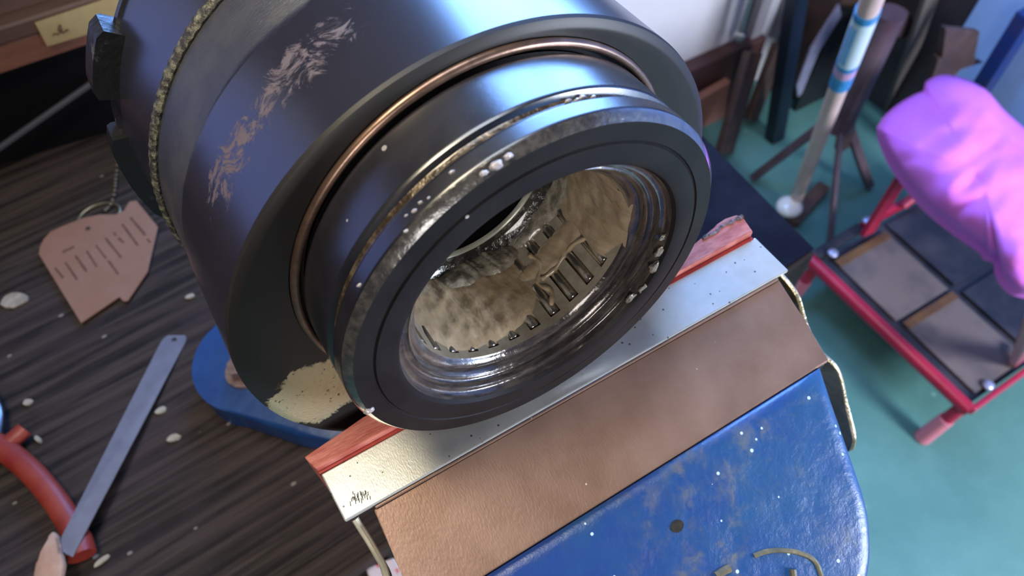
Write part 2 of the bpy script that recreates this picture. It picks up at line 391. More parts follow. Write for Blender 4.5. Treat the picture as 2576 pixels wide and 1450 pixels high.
bm = NB(); P = [(.158, .064), (.240, .069), (.3235, .0745), (.3260, .18), (.3275, .30), (.326, .385), (.16, .40)]
prism(bm, [Vector((x, y, BZ + .0016)) for x, y in P], (0, 0, -.0015), .0004)
tag(obj('bench_mat', bm, mat('blue black rubber mat', (.005, .005, .010), .8, 0, (.010, .010, .018), 30, bump=.001, bscale=60, spec=.1)), 'blue black mat on the right end of the bench beyond the vise', 'mat')
# shelf unit standing on the back of the bench
sh = empty('shelf_unit', (-.2, .47, BZ), 'brown wooden shelf with dark gap beneath, at the back of the bench', 'shelf')
bm = NB(); prism(bm, [at(-700, 398, y=.44) * 1, at(-700, 398, y=.44) + Vector((0, .25, 0)), at(320, 60, y=.44) + Vector((0.02, .25, 0)), at(320, 60, y=.44)], (0, 0, .0165), .001)
bm.free(); bm = NB(); box(bm, (-.9, .4215, -.1239), (.02, .60, -.1065), .0008); obj('lower_board', bm, M['shelf_red'], sh)
bm = NB(); box(bm, (-.9, .433, -.1065), (.02, .60, -.02), .0008); obj('front_board', bm, M['shelf_wood'], sh)
bm = NB(); box(bm, (-.9, .4195, -.1055), (.02, .433, -.094), .0015); obj('lip', bm, M['shelf_wood'], sh)
bm = NB(); prism(bm, [Vector((-.9, .520, -.1995)), Vector((-.1274, .4370, -.1995)), Vector((.02, .4225, -.1995)), Vector((.02, .60, -.1995)), Vector((-.9, .60, -.1995))], (0, 0, .0755)); obj('gap_shade', bm, M['void'], sh)  # solid black block stands in for the shadow under the shelf
# masking tape label
T0, T1 = at(100, 55, y=.4185), at(290, 92, y=.4185)
bm = NB(); prism(bm, [at(88, 58, y=.4185), at(119, 117, y=.4185), at(300, 62, y=.4185), at(300, -14, y=.4185)], (0, .0006, 0))
tp = obj('tape_label', bm, M['tape']); tag(tp, 'yellow masking tape strip with a handwritten 4 stuck on the shelf edge', 'label')
bm = NB()
def stroke(bm, a, b, wpx, y=.418):
    a = Vector(a); b = Vector(b); d = (b - a).normalized() * wpx / 2; n = Vector((-d.y, d.x))
    P = [a + n, a - n, b - n, b + n]
    prism(bm, [at(p.x, p.y, y=y) for p in P], (0, .0003, 0))
for a, b in (((150, 62), (146, 78)), ((146, 78), (157, 75)), ((153, 64), (156, 84)), ((132, 90), (140, 84)), ((140, 84), (146, 88)), ((146, 88), (152, 80)), ((152, 80), (160, 84)), ((160, 84), (168, 74)), ((166, 78), (174, 76))):
    stroke(bm, a, b, 3)
obj('ink_mark', bm, M['ink'], tp)
bm = NB(); bar(bm, at(-120, 455, y=.4250), at(250, 196, y=.4190), .0035, .0035, bev=.0008)
tag(obj('steel_rod', bm, mat('dull grey rod', (.10, .10, .115), .45, .3)), 'thin grey steel rod leaning across the black gap below the shelf', 'rod')

# ------------------------------------------------------------ workpiece (hub in the vise)
AX = Vector((-.00886, .99856, -.0530)).normalized()
B0 = Vector((.0626, 0, .0489)); BE = Vector((.0628, 0, .0342))
U0 = (Vector((0, 0, 1)) - AX * AX.z).normalized()      # theta 0 = up
V0 = AX.cross(U0).normalized()
if V0.x < 0: V0 = -V0
def pol(b, s, r, th): return b + AX * s + (U0 * cos(th) + V0 * sin(th)) * r
def lathe(bm, b, prof, n=160, closed=False, th0=0, th1=2 * pi, wob=None):
    uvl = bm.loops.layers.uv.verify()
    full = abs(th1 - th0 - 2 * pi) < 1e-6
    cnt = n if full else n + 1
    rings = []
    for (s, r) in prof:
        ring = []
        for k in range(cnt):
            th = th0 + (th1 - th0) * k / n
            ss, r2 = (s, r) if wob is None else wob(s, r, th)
            ring.append(bm.verts.new(pol(b, ss, r2, th)))
        rings.append(ring)
    idx = list(zip(range(len(prof)), range(1, len(prof)))) + ([(len(prof) - 1, 0)] if closed else [])
    for i, j in idx:
        for k in range(n):
            k2 = (k + 1) % cnt
            f = bm.faces.new((rings[i][k], rings[i][k2], rings[j][k2], rings[j][k]))
            for lp, (kk, ii) in zip(f.loops, ((k, i), (k + 1, i), (k + 1, j), (k, j))):
                th = (th0 + (th1 - th0) * kk / n); th = math.degrees(th)
                # seam at theta 180
                lp[uvl].uv = (((th + .001 if kk == k else th - .001) + 180) % 360 / 100 - 1.8, prof[ii][0] * 10)
    return rings

hub_loc = Vector((.0626, .03, -.0335))
hub = empty('bearing_hub', hub_loc, 'large black steel hub with greasy needle bearing in its nose, gripped in the vise', 'machine part')
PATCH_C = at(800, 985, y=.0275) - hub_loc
def hobj(name, bm, m, parent=None, auto=35, smooth=True): return obj(name, bm, m, parent or hub, smooth, auto=auto)
# eccentric main drum
bm = NB(); lathe(bm, BE, [(.0302, .0673), (.0308, .0673), (.045, .0673), (.0620, .0673), (.0625, .0673), (.0630, .0671), (.0640, .0671), (.084, .0673), (.087, .0674), (.095, .0681), (.110, .0693), (.1160, .0700), (.1165, .0700)], 192); hobj('drum_body', bm, M['body'])
bm = NB(); lathe(bm, BE, [(.1165, .0700), (.1172, .0708), (.1192, .0709), (.1200, .0700), (.1200, .0560), (.1180, .0540), (.1180, .0200), (.121, .0195)], 160); hobj('rear_rim', bm, M['black_metal'])
def wobw(s, r, th):
    k = noise.noise(Vector((th * 38, s * 900, 1.3))) * .00012 + .00009 * sin(th * 150 + s * 900)
    return s + k * .6, r + k
ring = [(.0851 + .0018 * cos(a), .0678 + .0011 * sin(a)) for a in [i * 2 * pi / 10 for i in range(10)]]
bm = NB(); lathe(bm, BE, ring, 700, closed=True, wob=wobw); hobj('weld_bead', bm, M['weld'])
# shoulder face with chamfer; the inner hole follows the nose axis
def shoulder():
    bm = NB(); n = 160
    rows = []
    for k in range(n):
        th = 2 * pi * k / n
        outer = [pol(BE, s, r, th) for s, r in ((.0302, .0673), (.0292, .0670), (.0284, .0655), (.0283, .0648))]
        dirv = (U0 * cos(th) + V0 * sin(th))
        inner = pol(B0, 0, 0, 0) + dirv * .0500 + AX * .0283
        inner = B0 + dirv * .0500 + AX * .0283 + AX * 0
        # same plane as outer.s
        inner += AX * ((outer[3] - inner).dot(AX))
        rows.append([bm.verts.new(p) for p in outer + [outer[3].lerp(inner, .5), inner, inner + AX * .002, inner - dirv * .004 + AX * .002]])
    for k in range(n):
        a, b = rows[k], rows[(k + 1) % n]
        for i in range(len(a) - 1): bm.faces.new((a[i], a[i + 1], b[i + 1], b[i]))
    return bm
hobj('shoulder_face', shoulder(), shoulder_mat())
sF = .0283
bm = NB(); lathe(bm, B0, [(sF + .0003 + .0011 * sin(a), .0489 + .0010 * cos(a)) for a in [i * 2 * pi / 12 for i in range(12)]], 160, closed=True); hobj('retaining_ring', bm, M['bronze'])
# nose
bm = NB(); lathe(bm, B0, [(.0300, .0462), (.0285, .0464), (.0275, .0469), (.0268, .0476), (.0264, .0477), (.0258, .0477), (.0152, .0477), (.0148, .0477), (.0143, .0475), (.0142, .0473), (.0138, .0464)], 192); hobj('nose_drum', bm, M['black_metal'])
bm = NB(); lathe(bm, B0, [(.0138, .0464), (.0128, .0461), (.0116, .0464)], 160); hobj('collar_groove', bm, M['groove'])
bm = NB(); lathe(bm, B0, [(.0116, .0464), (.0113, .0475), (.0110, .0477), (.0106, .0477), (.0078, .0477), (.0073, .0477), (.0071, .0476)], 192); hobj('front_collar', bm, M['black_metal'])
bm = NB(); lathe(bm, B0, [(.0071, .0476), (.0066, .0474), (.0057, .0465), (.0052, .0460)], 256); hobj('greasy_chamfer', bm, mat('greasy chamfer', (.03, .028, .028), .22, 0, (.07, .065, .06), 500, bump=.00015, bscale=900, coat=1, ior=1.9), auto=60)
bm = NB(); lathe(bm, B0, [(.0052, .0460), (.0052, .0420), (.0055, .0418), (.0056, .0415), (.0051, .0412), (.0050, .0372), (.0053, .0362), (.0062, .0356)], 192); hobj('front_face', bm, M['face_metal'])
bm = NB(); lathe(bm, B0, [(.0062, .0356), (.0078, .0353), (.0083, .0349), (.0083, .0338), (.0090, .0335), (.0098, .0337), (.0104, .0333), (.0106, .0322), (.0101, .0316), (.0108, .0309), (.0120, .0307),
                          (.0122, .0297), (.0130, .0292), (.0134, .0287)], 192); hobj('seal_lip', bm, M['seal'], auto=60)
bm = NB(); lathe(bm, B0, [(.0133, .0295), (.0133, .0322), (.0430, .0322), (.0432, .0270)], 128); hobj('outer_race', bm, M['roller'])
# needle cage with real windows
NR = 28; RC = .0287
segs = [(.0134, .0153, 0), (.0153, .0268, 1), (.0268, .0292, 0), (.0292, .0395, 1), (.0395, .0420, 0)]
def cage():
    bm = NB(); sub = 3; cells = NR * 8; V = {}
    def vt(k, s, r):
        key = (k % cells, round(s, 5), r)
        if key not in V: V[key] = bm.verts.new(pol(B0, s, r, 2 * pi * k / cells))
        return V[key]
    ro = RC + .0013
    def solid(k, i):
        if i < 0 or i >= len(segs): return False
        return not (segs[i][2] and (k % 8) in (2, 3, 4, 5))
    for k in range(cells):
        for i, (a, b, wn) in enumerate(segs):
            if not solid(k, i): continue
            bm.faces.new((vt(k, a, RC), vt(k + 1, a, RC), vt(k + 1, b, RC), vt(k, b, RC)))
            bm.faces.new((vt(k, a, ro), vt(k, b, ro), vt(k + 1, b, ro), vt(k + 1, a, ro)))
            if not solid(k - 1, i): bm.faces.new((vt(k, a, RC), vt(k, b, RC), vt(k, b, ro), vt(k, a, ro)))
            if not solid(k + 1, i): bm.faces.new((vt(k + 1, b, RC), vt(k + 1, a, RC), vt(k + 1, a, ro), vt(k + 1, b, ro)))
            if not solid(k, i - 1): bm.faces.new((vt(k + 1, a, RC), vt(k, a, RC), vt(k, a, ro), vt(k + 1, a, ro)))
            if not solid(k, i + 1): bm.faces.new((vt(k, b, RC), vt(k + 1, b, RC), vt(k + 1, b, ro), vt(k, b, ro)))
    return bm
cg = obj('needle_cage', cage(), M['cage'], hub)
# rollers: one mesh, linked copies turned round the bore axis
bm = NB(); c0 = pol(B0, 0, .0303, 0)
sweep(bm, [pol(B0, s, .0300, 0) for s in (.0157, .0161, .0260, .0264)], [.0012, .0016, .0016, .0012], 12)
org = pol(B0, .0134, 0, 0)
for v in bm.verts: v.co -= org
me = bpy.data.meshes.new('roller'); bm.to_mesh(me); bm.free(); me.materials.append(M['roller'])
for p in me.polygons: p.use_smooth = True
for row, ds in ((0, 0), (1, .0133)):
    for k in range(NR):
        th = 2 * pi * (k + .5) / NR
        o = bpy.data.objects.new('roller', me); COL.objects.link(o); o.parent = cg
        sgn = 1 if (Matrix.Rotation(.1, 3, AX) @ U0).dot(V0) > 0 else -1
        o.matrix_local = Matrix.Translation(org + AX * ds - rootloc(hub)) @ Matrix.Rotation(sgn * th, 4, AX)
# deeper bore
bm = NB(); lathe(bm, B0, [(.0420, .0287), (.0422, .0280), (.0440, .0262), (.0443, .0240)], 160); hobj('inner_seal', bm, mat('dark oily seal', (.02, .018, .015), .12, 0, (.07, .065, .05), 300, (.5, .65), bump=.0005, bscale=600, coat=1))
bm = NB(); lathe(bm, B0, [(.0443, .0240), (.0444, .0238), (.0450, .0233), (.0456, .0232)], 160); hobj('inner_race', bm, M['white_ring'])
bm = NB(); lathe(bm, B0, [(.0456, .0232), (.0457, .0236), (.060, .0236), (.118, .0195)], 96); hobj('bore', bm, M['void'])
# grease blobs clinging to the cage
def grease(name, cth, cs, wth, ws, h, seed, m=None, zig=1):
    bm = NB(); n, k = 90, 60; rows = []
    for i in range(n + 1):
        a = -1 + 2 * i / n; row = []
        for j in range(k + 1):
            b = -1 + 2 * j / k
            th = rad(cth + wth * a); s = cs + ws * b
            e = 1 - (abs(a) ** 2.2 + abs(b) ** 2.4) + .45 * noise.noise(Vector((a * 1.6 + seed, b * 1.3, seed)))
            e = math.tanh(e * 1.5)
            rip = noise.noise(Vector((th * 9 + s * 120, s * 230, seed))) * .35 + .14 * sin(th * NR) + abs(noise.noise(Vector((th * 16 - s * 150, s * 60, seed + 4)))) * .35
            r = RC + .0003 - max(-.0012, h * e * (.72 + .6 * rip))
            row.append(bm.verts.new(pol(B0, s, r, th)))
        rows.append(row)
    for i in range(n):
        for j in range(k): bm.faces.new((rows[i][j], rows[i + 1][j], rows[i + 1][j + 1], rows[i][j + 1]))
    o = hobj(name, bm, m or M['grease'], auto=None); o['kind'] = 'stuff'; return o
grease('grease', -155, .0300, 48, .0140, .0026, 3.1)
grease('grease', 92, .0275, 34, .0150, .0024, 8.4)
grease('grease', 138, .0300, 30, .0042, .0012, 5.2)
grease('grease', -178, .0400, 26, .0060, .0036, 12.7, M['greasegrey'])
grease('grease', 118, .0405, 40, .0040, .0022, 17.7, M['greasegrey'])
def strand(P, rr):
    pts_ = smoothpath([pol(B0, s_, RC + .0001 - .0003 * sin(i * 2.1), rad(t_)) for i, (t_, s_) in enumerate(P)], 5)
    return sweep(NB(), pts_, [rr * (.6 + .5 * abs(sin(k * .7))) for k in range(len(pts_))], 8)
for P_, r_ in (([(160, .0180), (155, .0215), (158, .0262), (150, .0300), (152, .0345)], .0008), 
               ([(120, .0240), (128, .0262), (137, .0268), (146, .0258), (155, .0262)], .0007)):
    hobj('grease_strand', strand(P_, r_), M['grease'], auto=None)
# grease smear at the right of the seal and beads of grease on collar
def blob(bm, c, r, squash=(1, 1, 1), seed=0):
    k = bmesh.ops.create_icosphere(bm, subdivisions=3, radius=1)
    for v in k['verts']:
        n_ = noise.noise(v.co * 1.7 + Vector((seed, 0, 0))) * .35
        p = v.co * (1 + n_) * r
        v.co = Vector(c) + Vector((p.x * squash[0], p.y * squash[1], p.z * squash[2]))
bm = NB()
for i, (th, s, r, q) in enumerate(((118, .0058, .0388, .0016), (124, .0060, .0375, .0024), (130, .0066, .0362, .0020), (112, .0062, .0360, .0022), (104, .0066, .0356, .0018), (96, .0070, .0352, .0012))):
    blob(bm, pol(B0, s, r, rad(th)), q, (1, .35, 1), i)
o = hobj('grease_smear', bm, M['greasegrey'], auto=None); o['kind'] = 'stuff'
bm = NB()
for i, (th, s, r, q) in enumerate(((-12, .0052, .0476, .0013), (-9, .0055, .0476, .0009), (-15, .0056, .0472, .0008), (-29, .0090, .0477, .0005), (-31, .0086, .0477, .0006), (-33, .0092, .0477, .0004), (-27, .0085, .0477, .0004),
                               (-20, .0095, .0477, .0006), (-52, .0083, .0477, .0006), (-99, .0052, .0458, .0013), (-35, .0070, .0476, .0005), (12, .0130, .0465, .0008), (14, .0126, .0466, .0007), (16, .0131, .0465, .0009), (19, .0128, .0466, .0006))):
    blob(bm, pol(B0, s, r, rad(th)), q * .75, (1.3, .7, .9), i)
o = hobj('grease_beads', bm, mat('clear grease beads', (.42, .38, .38), .12, 0, coat=1, sss=.2), auto=None); o['kind'] = 'stuff'
# lugs on the rear rim
def lug(th0, th1, s0, s1, r0, r1):
    bm = NB(); n = 8; rows = []
    for k in range(n + 1):
        th = rad(th0 + (th1 - th0) * k / n)
        e = .0012 if k in (0, n) else 0
        rows.append([bm.verts.new(pol(BE, s, r, th)) for s, r in ((s0, r0), (s0, r1 - e), (s1 - .001, r1 - e), (s1, r1 - .0012 - e), (s1, r0))])
    for a, b in zip(rows, rows[1:]):
        for i in range(5): bm.faces.new((a[i], a[(i + 1) % 5], b[(i + 1) % 5], b[i]))
    bm.faces.new(rows[0][::-1]); bm.faces.new(rows[-1])
    bmesh.ops.bevel(bm, geom=[e for e in bm.edges if e.calc_face_angle(0) > .6], offset=.0006, segments=2, affect='EDGES')
    return bm
lugm = mat('black casting lug', (.012, .012, .013), .35, 0, (.10, .10, .09), 150, (.62, .70), bump=.0003, bscale=350)
hobj('lug', lug(-68, -53, .1120, .1215, .0640, .0757), lugm, auto=40)
hobj('lug', lug(-104, -78, .1120, .1205, .0640, .0745), lugm, auto=40)
hobj('lug', lug(62, 78, .1120, .1215, .0640, .0757), lugm, auto=40)

# ------------------------------------------------------------ vise
vise = empty('bench_vise', (.075, .14, BZ), 'chipped blue enamelled bench vise with the black hub between its jaws', 'vise')
def zj(y): return -.0066 + .4 * (y + .030)
right = [(.1392, -.0283), (.1385, -.0315), (.1365, -.0373), (.1330, -.0502), (.1290, -.0640), (.1245, -.0720), (.1180, -.0790), (.1060, -.0870), (.0900, -.0935), (.0750, -.0955)]
side_ = [right[0]] + [(p.x, p.y) for p in smoothpath([(x, y, 0) for x, y in right[2:]], 4)]
pts = side_ + [(.1500 - x, y) for x, y in side_[-2::-1]]
pts += [(.0108 + .1284 * i / 12, -.0283) for i in range(1, 12)]
def rounded_slab(pts2, zf_, depth, rin, rdn, seg=6):
    P = [Vector((x, y, 0)) for x, y in pts2]; n = len(P); cen = sum(P, Vector()) / n; bm = NB(); rings = []
    nor = []
    for i in range(n):
        d1 = (P[i] - P[i - 1]).normalized(); d2 = (P[(i + 1) % n] - P[i]).normalized()
        n1 = Vector((-d1.y, d1.x, 0)); n2 = Vector((-d2.y, d2.x, 0)); m_ = (n1 + n2).normalized(); m_ /= max(.5, m_.dot(n1))
        if m_.dot(cen - P[i]) < 0: m_ = -m_
        nor.append(m_)
    for j in range(seg + 1):
        a_ = pi / 2 * j / seg
        ins = rin * (1 - sin(a_)); dn = rdn * (1 - cos(a_)) 
        rings.append([bm.verts.new((P[i].x + nor[i].x * ins, P[i].y + nor[i].y * ins, zf_(P[i].y + nor[i].y * ins) - dn)) for i in range(n)])
    rings.append([bm.verts.new((P[i].x, P[i].y, zf_(P[i].y) - depth)) for i in range(n)])
    for A, B in zip(rings, rings[1:]):
        for i in range(n): bm.faces.new((A[i], A[(i + 1) % n], B[(i + 1) % n], B[i]))
    bm.faces.new(rings[0][::-1]); bm.faces.new(rings[-1])
    return bm
blue = jaw_blue()
mj = obj('moving_jaw', rounded_slab(pts, lambda y: zj(y) + .0006, .055, .0048, .0028), blue, vise, True, auto=60)
bm = NB(); box(bm, (.0105, -.0283, -.060), (.1425, -.0010, -.0085), .001); obj('jaw_block', bm, M['black_paint'], vise)
bm = NB(); box(bm, (.040, -.080, -.150), (.110, .250, -.065), .006); obj('slide', bm, M['blue_base'], vise)
bm = NB(); box(bm, (.012, .136, -.130), (.130, .168, -.006), .004); box(bm, (.030, .137, -.181), (.120, .240, -.060), .01); obj('fixed_jaw', bm, M['blue_base'], vise)
# swivel base with bolt lobe
bp = []
def arc(cx, cy, r, a0, a1, n=10): return [(cx + r * cos(rad(a0 + (a1 - a0) * i / n)), cy + r * sin(rad(a0 + (a1 - a0) * i / n))) for i in range(n + 1)]
bp = arc(-.021, .1755, .0335, 100, 232, 14) + [(-.0170, .1195), (-.0010, .1065), (.020, .092), (.045, .080), (.090, .078), (.120, .092), (.150, .12), (.160, .16), (.145, .20), (.11, .225), (.05, .230)]
bm = NB(); prism(bm, [Vector((x, y, -.1785)) for x, y in bp], (0, 0, -.0215), .0035, 4); obj('swivel_base', bm, M['blue_base'], vise, True, auto=50)
nut = at(602, 935, z=-.172)
bm = NB(); bmesh.ops.create_cone(bm, cap_ends=True, segments=24, radius1=.0105, radius2=.0105, depth=.003, matrix=Matrix.Translation(nut + Vector((.002, .002, -.0055))))
bmesh.ops.create_cone(bm, cap_ends=True, segments=6, radius1=.0078, radius2=.0072, depth=.008, matrix=Matrix.Translation(nut + Vector((.002, .002, 0))))
obj('base_bolt', bm, M['rust'], vise)
# dimple, cast ring and letter on the moving jaw
nj = Vector((0, -.4, 1)).normalized()
def onjaw(px, py, lift=0):
    d = RX * ((px - CX) / FPX) + RD * ((py - CY) / FPX) + RF
    t = (-.0066 + .4 * (CAM.y + .030) - CAM.z) / (d.z - .4 * d.y)
    return CAM + d * t + nj * (lift + .0006)
def disc(bm, c, n, r, h, seg=24, el=1):
    s, u = frame(n, (1, 0, 0)); a = []
    prism(bm, [c + s * cos(2 * pi * i / seg) * r + u * sin(2 * pi * i / seg) * r * el for i in range(seg)], Vector(n) * h)
bm = NB(); disc(bm, onjaw(1701, 1324, -.0006), nj, .0015, .0008, 24, 1.3); obj('dimple', bm, mat('pit shade', (.010, .010, .008), .9, 0, (.03, .022, .012), 500), mj)  # near-black disc paints the hole's dark inside, no recess cut
emb = mat('rubbed cast lettering', (.09, .09, .06), .5, 0, (.19, .16, .08), 200, bump=.0003, bscale=500)
bm = NB()
P = [(1893, 1398), (1930, 1386), (1975, 1385), (2015, 1393), (2045, 1410), (2060, 1440), (2066, 1470)]
sweep(bm, smoothpath([onjaw(x, y, .0001) for x, y in P]), .0007, 8, flat=(1, .5)); obj('cast_ring', bm, emb, mj)
bm = NB(); sweep(bm, [onjaw(1990, 1432, .0002), onjaw(1996, 1475, .0002)], .0010, 8); sweep(bm, smoothpath([onjaw(1798, 1448, .0002), onjaw(1815, 1437, .0002), onjaw(1833, 1428, .0002)]), .0011, 8, flat=(1, .5)); obj('cast_letter', bm, emb, mj)

# copper jaw cover
cj = empty('copper_jaw_cover', (.075, -.015, -.0085), 'worn brown copper sheet covering the vise jaw, between the grey plate and blue casting', 'jaw cover')
def cz(y): return -.0016 + .20 * (y + .0005)
cp = [Vector((.0079, -.0005, cz(-.0005))), Vector((.0070, -.0180, cz(-.018))), Vector((.0066, -.0282, cz(-.0282))), Vector((.1430, -.0282, cz(-.0282))), Vector((.1448, -.0140, cz(-.014))), Vector((.1462, -.0005, cz(-.0005)))]
bm = NB(); prism(bm, cp, (0, 0, -.0013), .0004, 2); obj('top_sheet', bm, M['copper'], cj)
bm = NB(); prism(bm, [Vector((.0085, -.0002, -.0014)), Vector((.1455, -.0002, -.0014)), Vector((.1455, -.0008, -.0014)), Vector((.0085, -.0008, -.0014))], (0, 0, .0009), .0002); obj('folded_edge', bm, M['copper'], cj)
bm = NB(); prism(bm, [cp[0] + Vector((.0008, 0, -.001)), cp[2] + Vector((.0008, 0, -.001)), cp[2] + Vector((.0020, 0, -.001)), cp[0] + Vector((.0020, 0, -.001))], (0, 0, -.016)); obj('side_flap', bm, M['copper'], cj)

# fibre faced jaw liner
jl = empty('jaw_liner', (.075, .01, -.03), 'pale grey speckled metal jaw plate faced with red fibre, under the hub nose', 'jaw liner')
bm = NB(); prism(bm, [Vector((.0004, 0, -.0014)), Vector((.1500, 0, -.0014)), Vector((.1497, .0151, -.0014)), Vector((-.0001, .0146, -.0014))], (0, 0, .0014), .0004, 2); obj('plate', bm, M['aluminium'], jl)
bm = NB(); box(bm, (.0004, .0130, -.035), (.1492, .0150, -.0014)); obj('plate_leg', bm, M['aluminium'], jl)
# red fibre pad: slightly ragged rear edge at the right
bx = [(-.0020, .0203), (.016, .0224), (.05, .0228), (.0825, .0230), (.10, .0232), (.128, .0214), (.133, .0228), (.138, .0232), (.141, .0246), (.145, .0250), (.149, .0243), (.1502, .0225)]
zf = .0022
bm = NB(); prism(bm, [Vector((.0820, .0160, zf)), Vector((.1490, .0162, zf))] + [Vector((x, y, zf)) for x, y in bx[:3:-1]] + [Vector((.0820, .0230, zf))], (0, 0, -.032), .0004)
bm2 = [Vector((-.0006, .0156, zf)), Vector((.0435, .0158, zf)), Vector((.0435, .0227, zf)), Vector((.016, .0224, zf)), Vector((-.0020, .0203, zf))]
prism(bm, bm2, (0, 0, -.032), .0004); box(bm, (.0435, .0160, zf - .032), (.0820, .0226, -.0022))
pad = obj('fibre_pad', bm, M['fibre'], jl)
bm = NB(); box(bm, (-.0004, .0147, -.030), (.1488, .0160, .0001), .0001); obj('fibre_edge', bm, M['fibre_edge'], jl)
bm = NB()
rp = [(1768, 601), (1780, 592), (1800, 585), (1815, 570), (1835, 562), (1850, 553), (1862, 548), (1868, 545)]
sweep(bm, smoothpath([at(x, y, z=.0024) for x, y in rp], 3), [.0003 + .0007 * random.random() for _ in range(22)], 6); obj('frayed_edge', bm, mat('frayed grey fibre', (.22, .18, .20), .8, 0, (.06, .04, .05), 500, bump=.0006, bscale=900), jl)
# end clips: thin strips standing on edge, running forward past the jaw
def strip(pts, h, thk, m, medge, ends=None):
    P = smoothpath(pts, 8); bm = NB(); rows = []
    for i, p in enumerate(P):
        d = (P[min(i + 1, len(P) - 1)] - P[max(i - 1, 0)]).normalized(); s = Vector((d.y, -d.x, 0)).normalized()
        hh = h(i / (len(P) - 1))
        rows.append([bm.verts.new(q) for q in (p + s * thk / 2, p - s * thk / 2, p - s * thk / 2 - Vector((0, 0, hh)), p + s * thk / 2 - Vector((0, 0, hh)))])
    for a, b in zip(rows, rows[1:]):
        for i in range(4): bm.faces.new((a[i], a[(i + 1) % 4], b[(i + 1) % 4], b[i]))
    bm.faces.new(rows[0][::-1]); bm.faces.new(rows[-1])
    o = obj('end_clip', bm, m, jl, True, auto=30)
    bm = NB(); sweep(bm, [p + Vector((0, 0, .0001)) for p in P], thk * .62, 8, flat=(1, .5)); obj('rim', bm, medge, o)
    return o
strip([(.1478, .0015, -.0012), (.1505, -.006, -.0065), (.1487, -.0145, -.0115), (.1475, -.0225, -.0140), (.1505, -.0300, -.0185), (.1525, -.0388, -.0318), (.1520, -.0467, -.0400), (.1515, -.0490, -.0450)],
      lambda t: .0135 * min(1, (1 - t) * 5 + .18) * (1 if t > .5 else .8), .0013, M['brass'], M['brass_edge'])
strip([at(893, 1306, z=-.0025), at(918, 1345, z=-.007), at(945, 1390, z=-.012), at(966, 1430, z=-.017), at(978, 1480, z=-.022)], lambda t: .008, .0016, M['steel_wire'], M['steel_wire'])
# dark fingerprint scuff on the plate
bm = NB()
for i in range(26):
    x = .0058 + random.gauss(0, .0013); y = .0030 + random.gauss(0, .0008); l = .0008 + random.random() * .0006
    prism(bm, [Vector((x, y, .00003)), Vector((x + .0002, y, .00003)), Vector((x + .0002 + l * .3, y + l, .00003)), Vector((x + l * .3, y + l, .00003))], (0, 0, .00004))
o = obj('ink_scuff', bm, mat('black scuff', (.05, .05, .04), .6), jl); o['kind'] = 'stuff'
# scratches on the copper
bm = NB()
for a, b, c_ in (((1772, 815), (1785, 838), (1800, 862)), ((1765, 812), (1775, 824), (1783, 833)), ((1785, 817), (1795, 826), (1801, 832))):
    sweep(bm, smoothpath([at(p[0], p[1], z=-.0030) for p in (a, b, c_)], 4), .00012, 6)
o = obj('scratch', bm, mat('bright copper scratch', (.75, .55, .40), .3, .8), cj)

# ------------------------------------------------------------ things on the bench
# card tag
tpx = [(98, 640), (100, 622), (110, 602), (127, 583), (150, 572), (181, 560), (211, 548), (250, 540), (290, 540), (312, 530), (326, 507), (343, 505), (397, 571), (371, 684), (321, 757), (310, 758), (300, 747), (204, 813)]
tgz = BZ + .0033
bm = NB(); prism(bm, [at(x, y, z=tgz) for x, y in tpx], (0, 0, -.0010))
cardt = obj('card_tag', bm, M['card']); tag(cardt, 'torn tan card tag with faded brown writing and a key ring, on the bench', 'tag')
bm = NB()
cs = 4.265
def tstroke(bm, a, b, w, z):
    a = Vector((80 + a[0] / cs, 480 + a[1] / cs)); b = Vector((80 + b[0] / cs, 480 + b[1] / cs))
    L_ = (b - a).length; n_ = max(2, int(L_ / 6)); d = (b - a).normalized(); nn = Vector((-d.y, d.x)) * w / 2
    for i in range(n_):
        p = a + d * (L_ * i / n_); q_ = a + d * (L_ * (i + .82) / n_); j = nn * random.uniform(.7, 1.1)
        prism(bm, [at(u.x, u.y, z=z) for u in (p + j, p - j, q_ - j, q_ + j)], (0, 0, .0001))
for a, b in (((250, 830), (340, 940)), ((360, 770), (490, 960)), ((470, 700), (590, 870)), ((590, 650), (700, 820)), ((690, 590), (800, 730)), ((820, 750), (930, 900)), ((790, 510), (960, 720)),
             ((880, 450), (905, 485)), ((930, 510), (990, 560)), ((970, 360), (1140, 590)), ((1060, 290), (1220, 480)), ((1240, 520), (1275, 560)), ((330, 660), (460, 600))):
    tstroke(bm, a, b, 6.5, tgz + .00005)
obj('faded_writing', bm, M['ink'], cardt)
bm = NB(); disc(bm, at(221, 575, z=tgz + .0001), Vector((0, 0, 1)), .0016, .0001); obj('hole', bm, mat('dark hole', (.03, .015, .008), .8), cardt)
rc = at(250, 545, z=BZ + .0012); bm = NB()
N_ = 40; rr = (at(303, 530, z=BZ + .0012) - rc).length
sweep(bm, [rc + Vector((cos(2 * pi * i / N_) * rr, sin(2 * pi * i / N_) * rr * .8, .0001 * sin(2 * pi * i / N_ + 1))) for i in range(N_ + 1)], .0011, 8)
kr = obj('key_ring', bm, M['ring_brass']); tag(kr, 'tarnished split key ring through the tan card tag', 'key ring')
ch = [at(x, y, z=BZ + .004) for x, y in ((292, 400), (290, 425), (287, 446), (286, 464), (283, 486), (274, 510), (262, 524))]
chain = empty('ball_chain', ch[0] + Vector((0, 0, -.004)), 'short dull ball chain running from the key ring towards the hub', 'chain')
CP = smoothpath(ch, 2)
bm = NB(); bmesh.ops.create_icosphere(bm, subdivisions=2, radius=.0014); mb = bpy.data.meshes.new('ball'); bm.to_mesh(mb); bm.free(); mb.materials.append(M['ring_brass'])
for p in CP:
    o = bpy.data.objects.new('ball', mb); COL.objects.link(o); o.parent = chain; o.location = p + Vector((0, 0, -.0022)) - chain.location
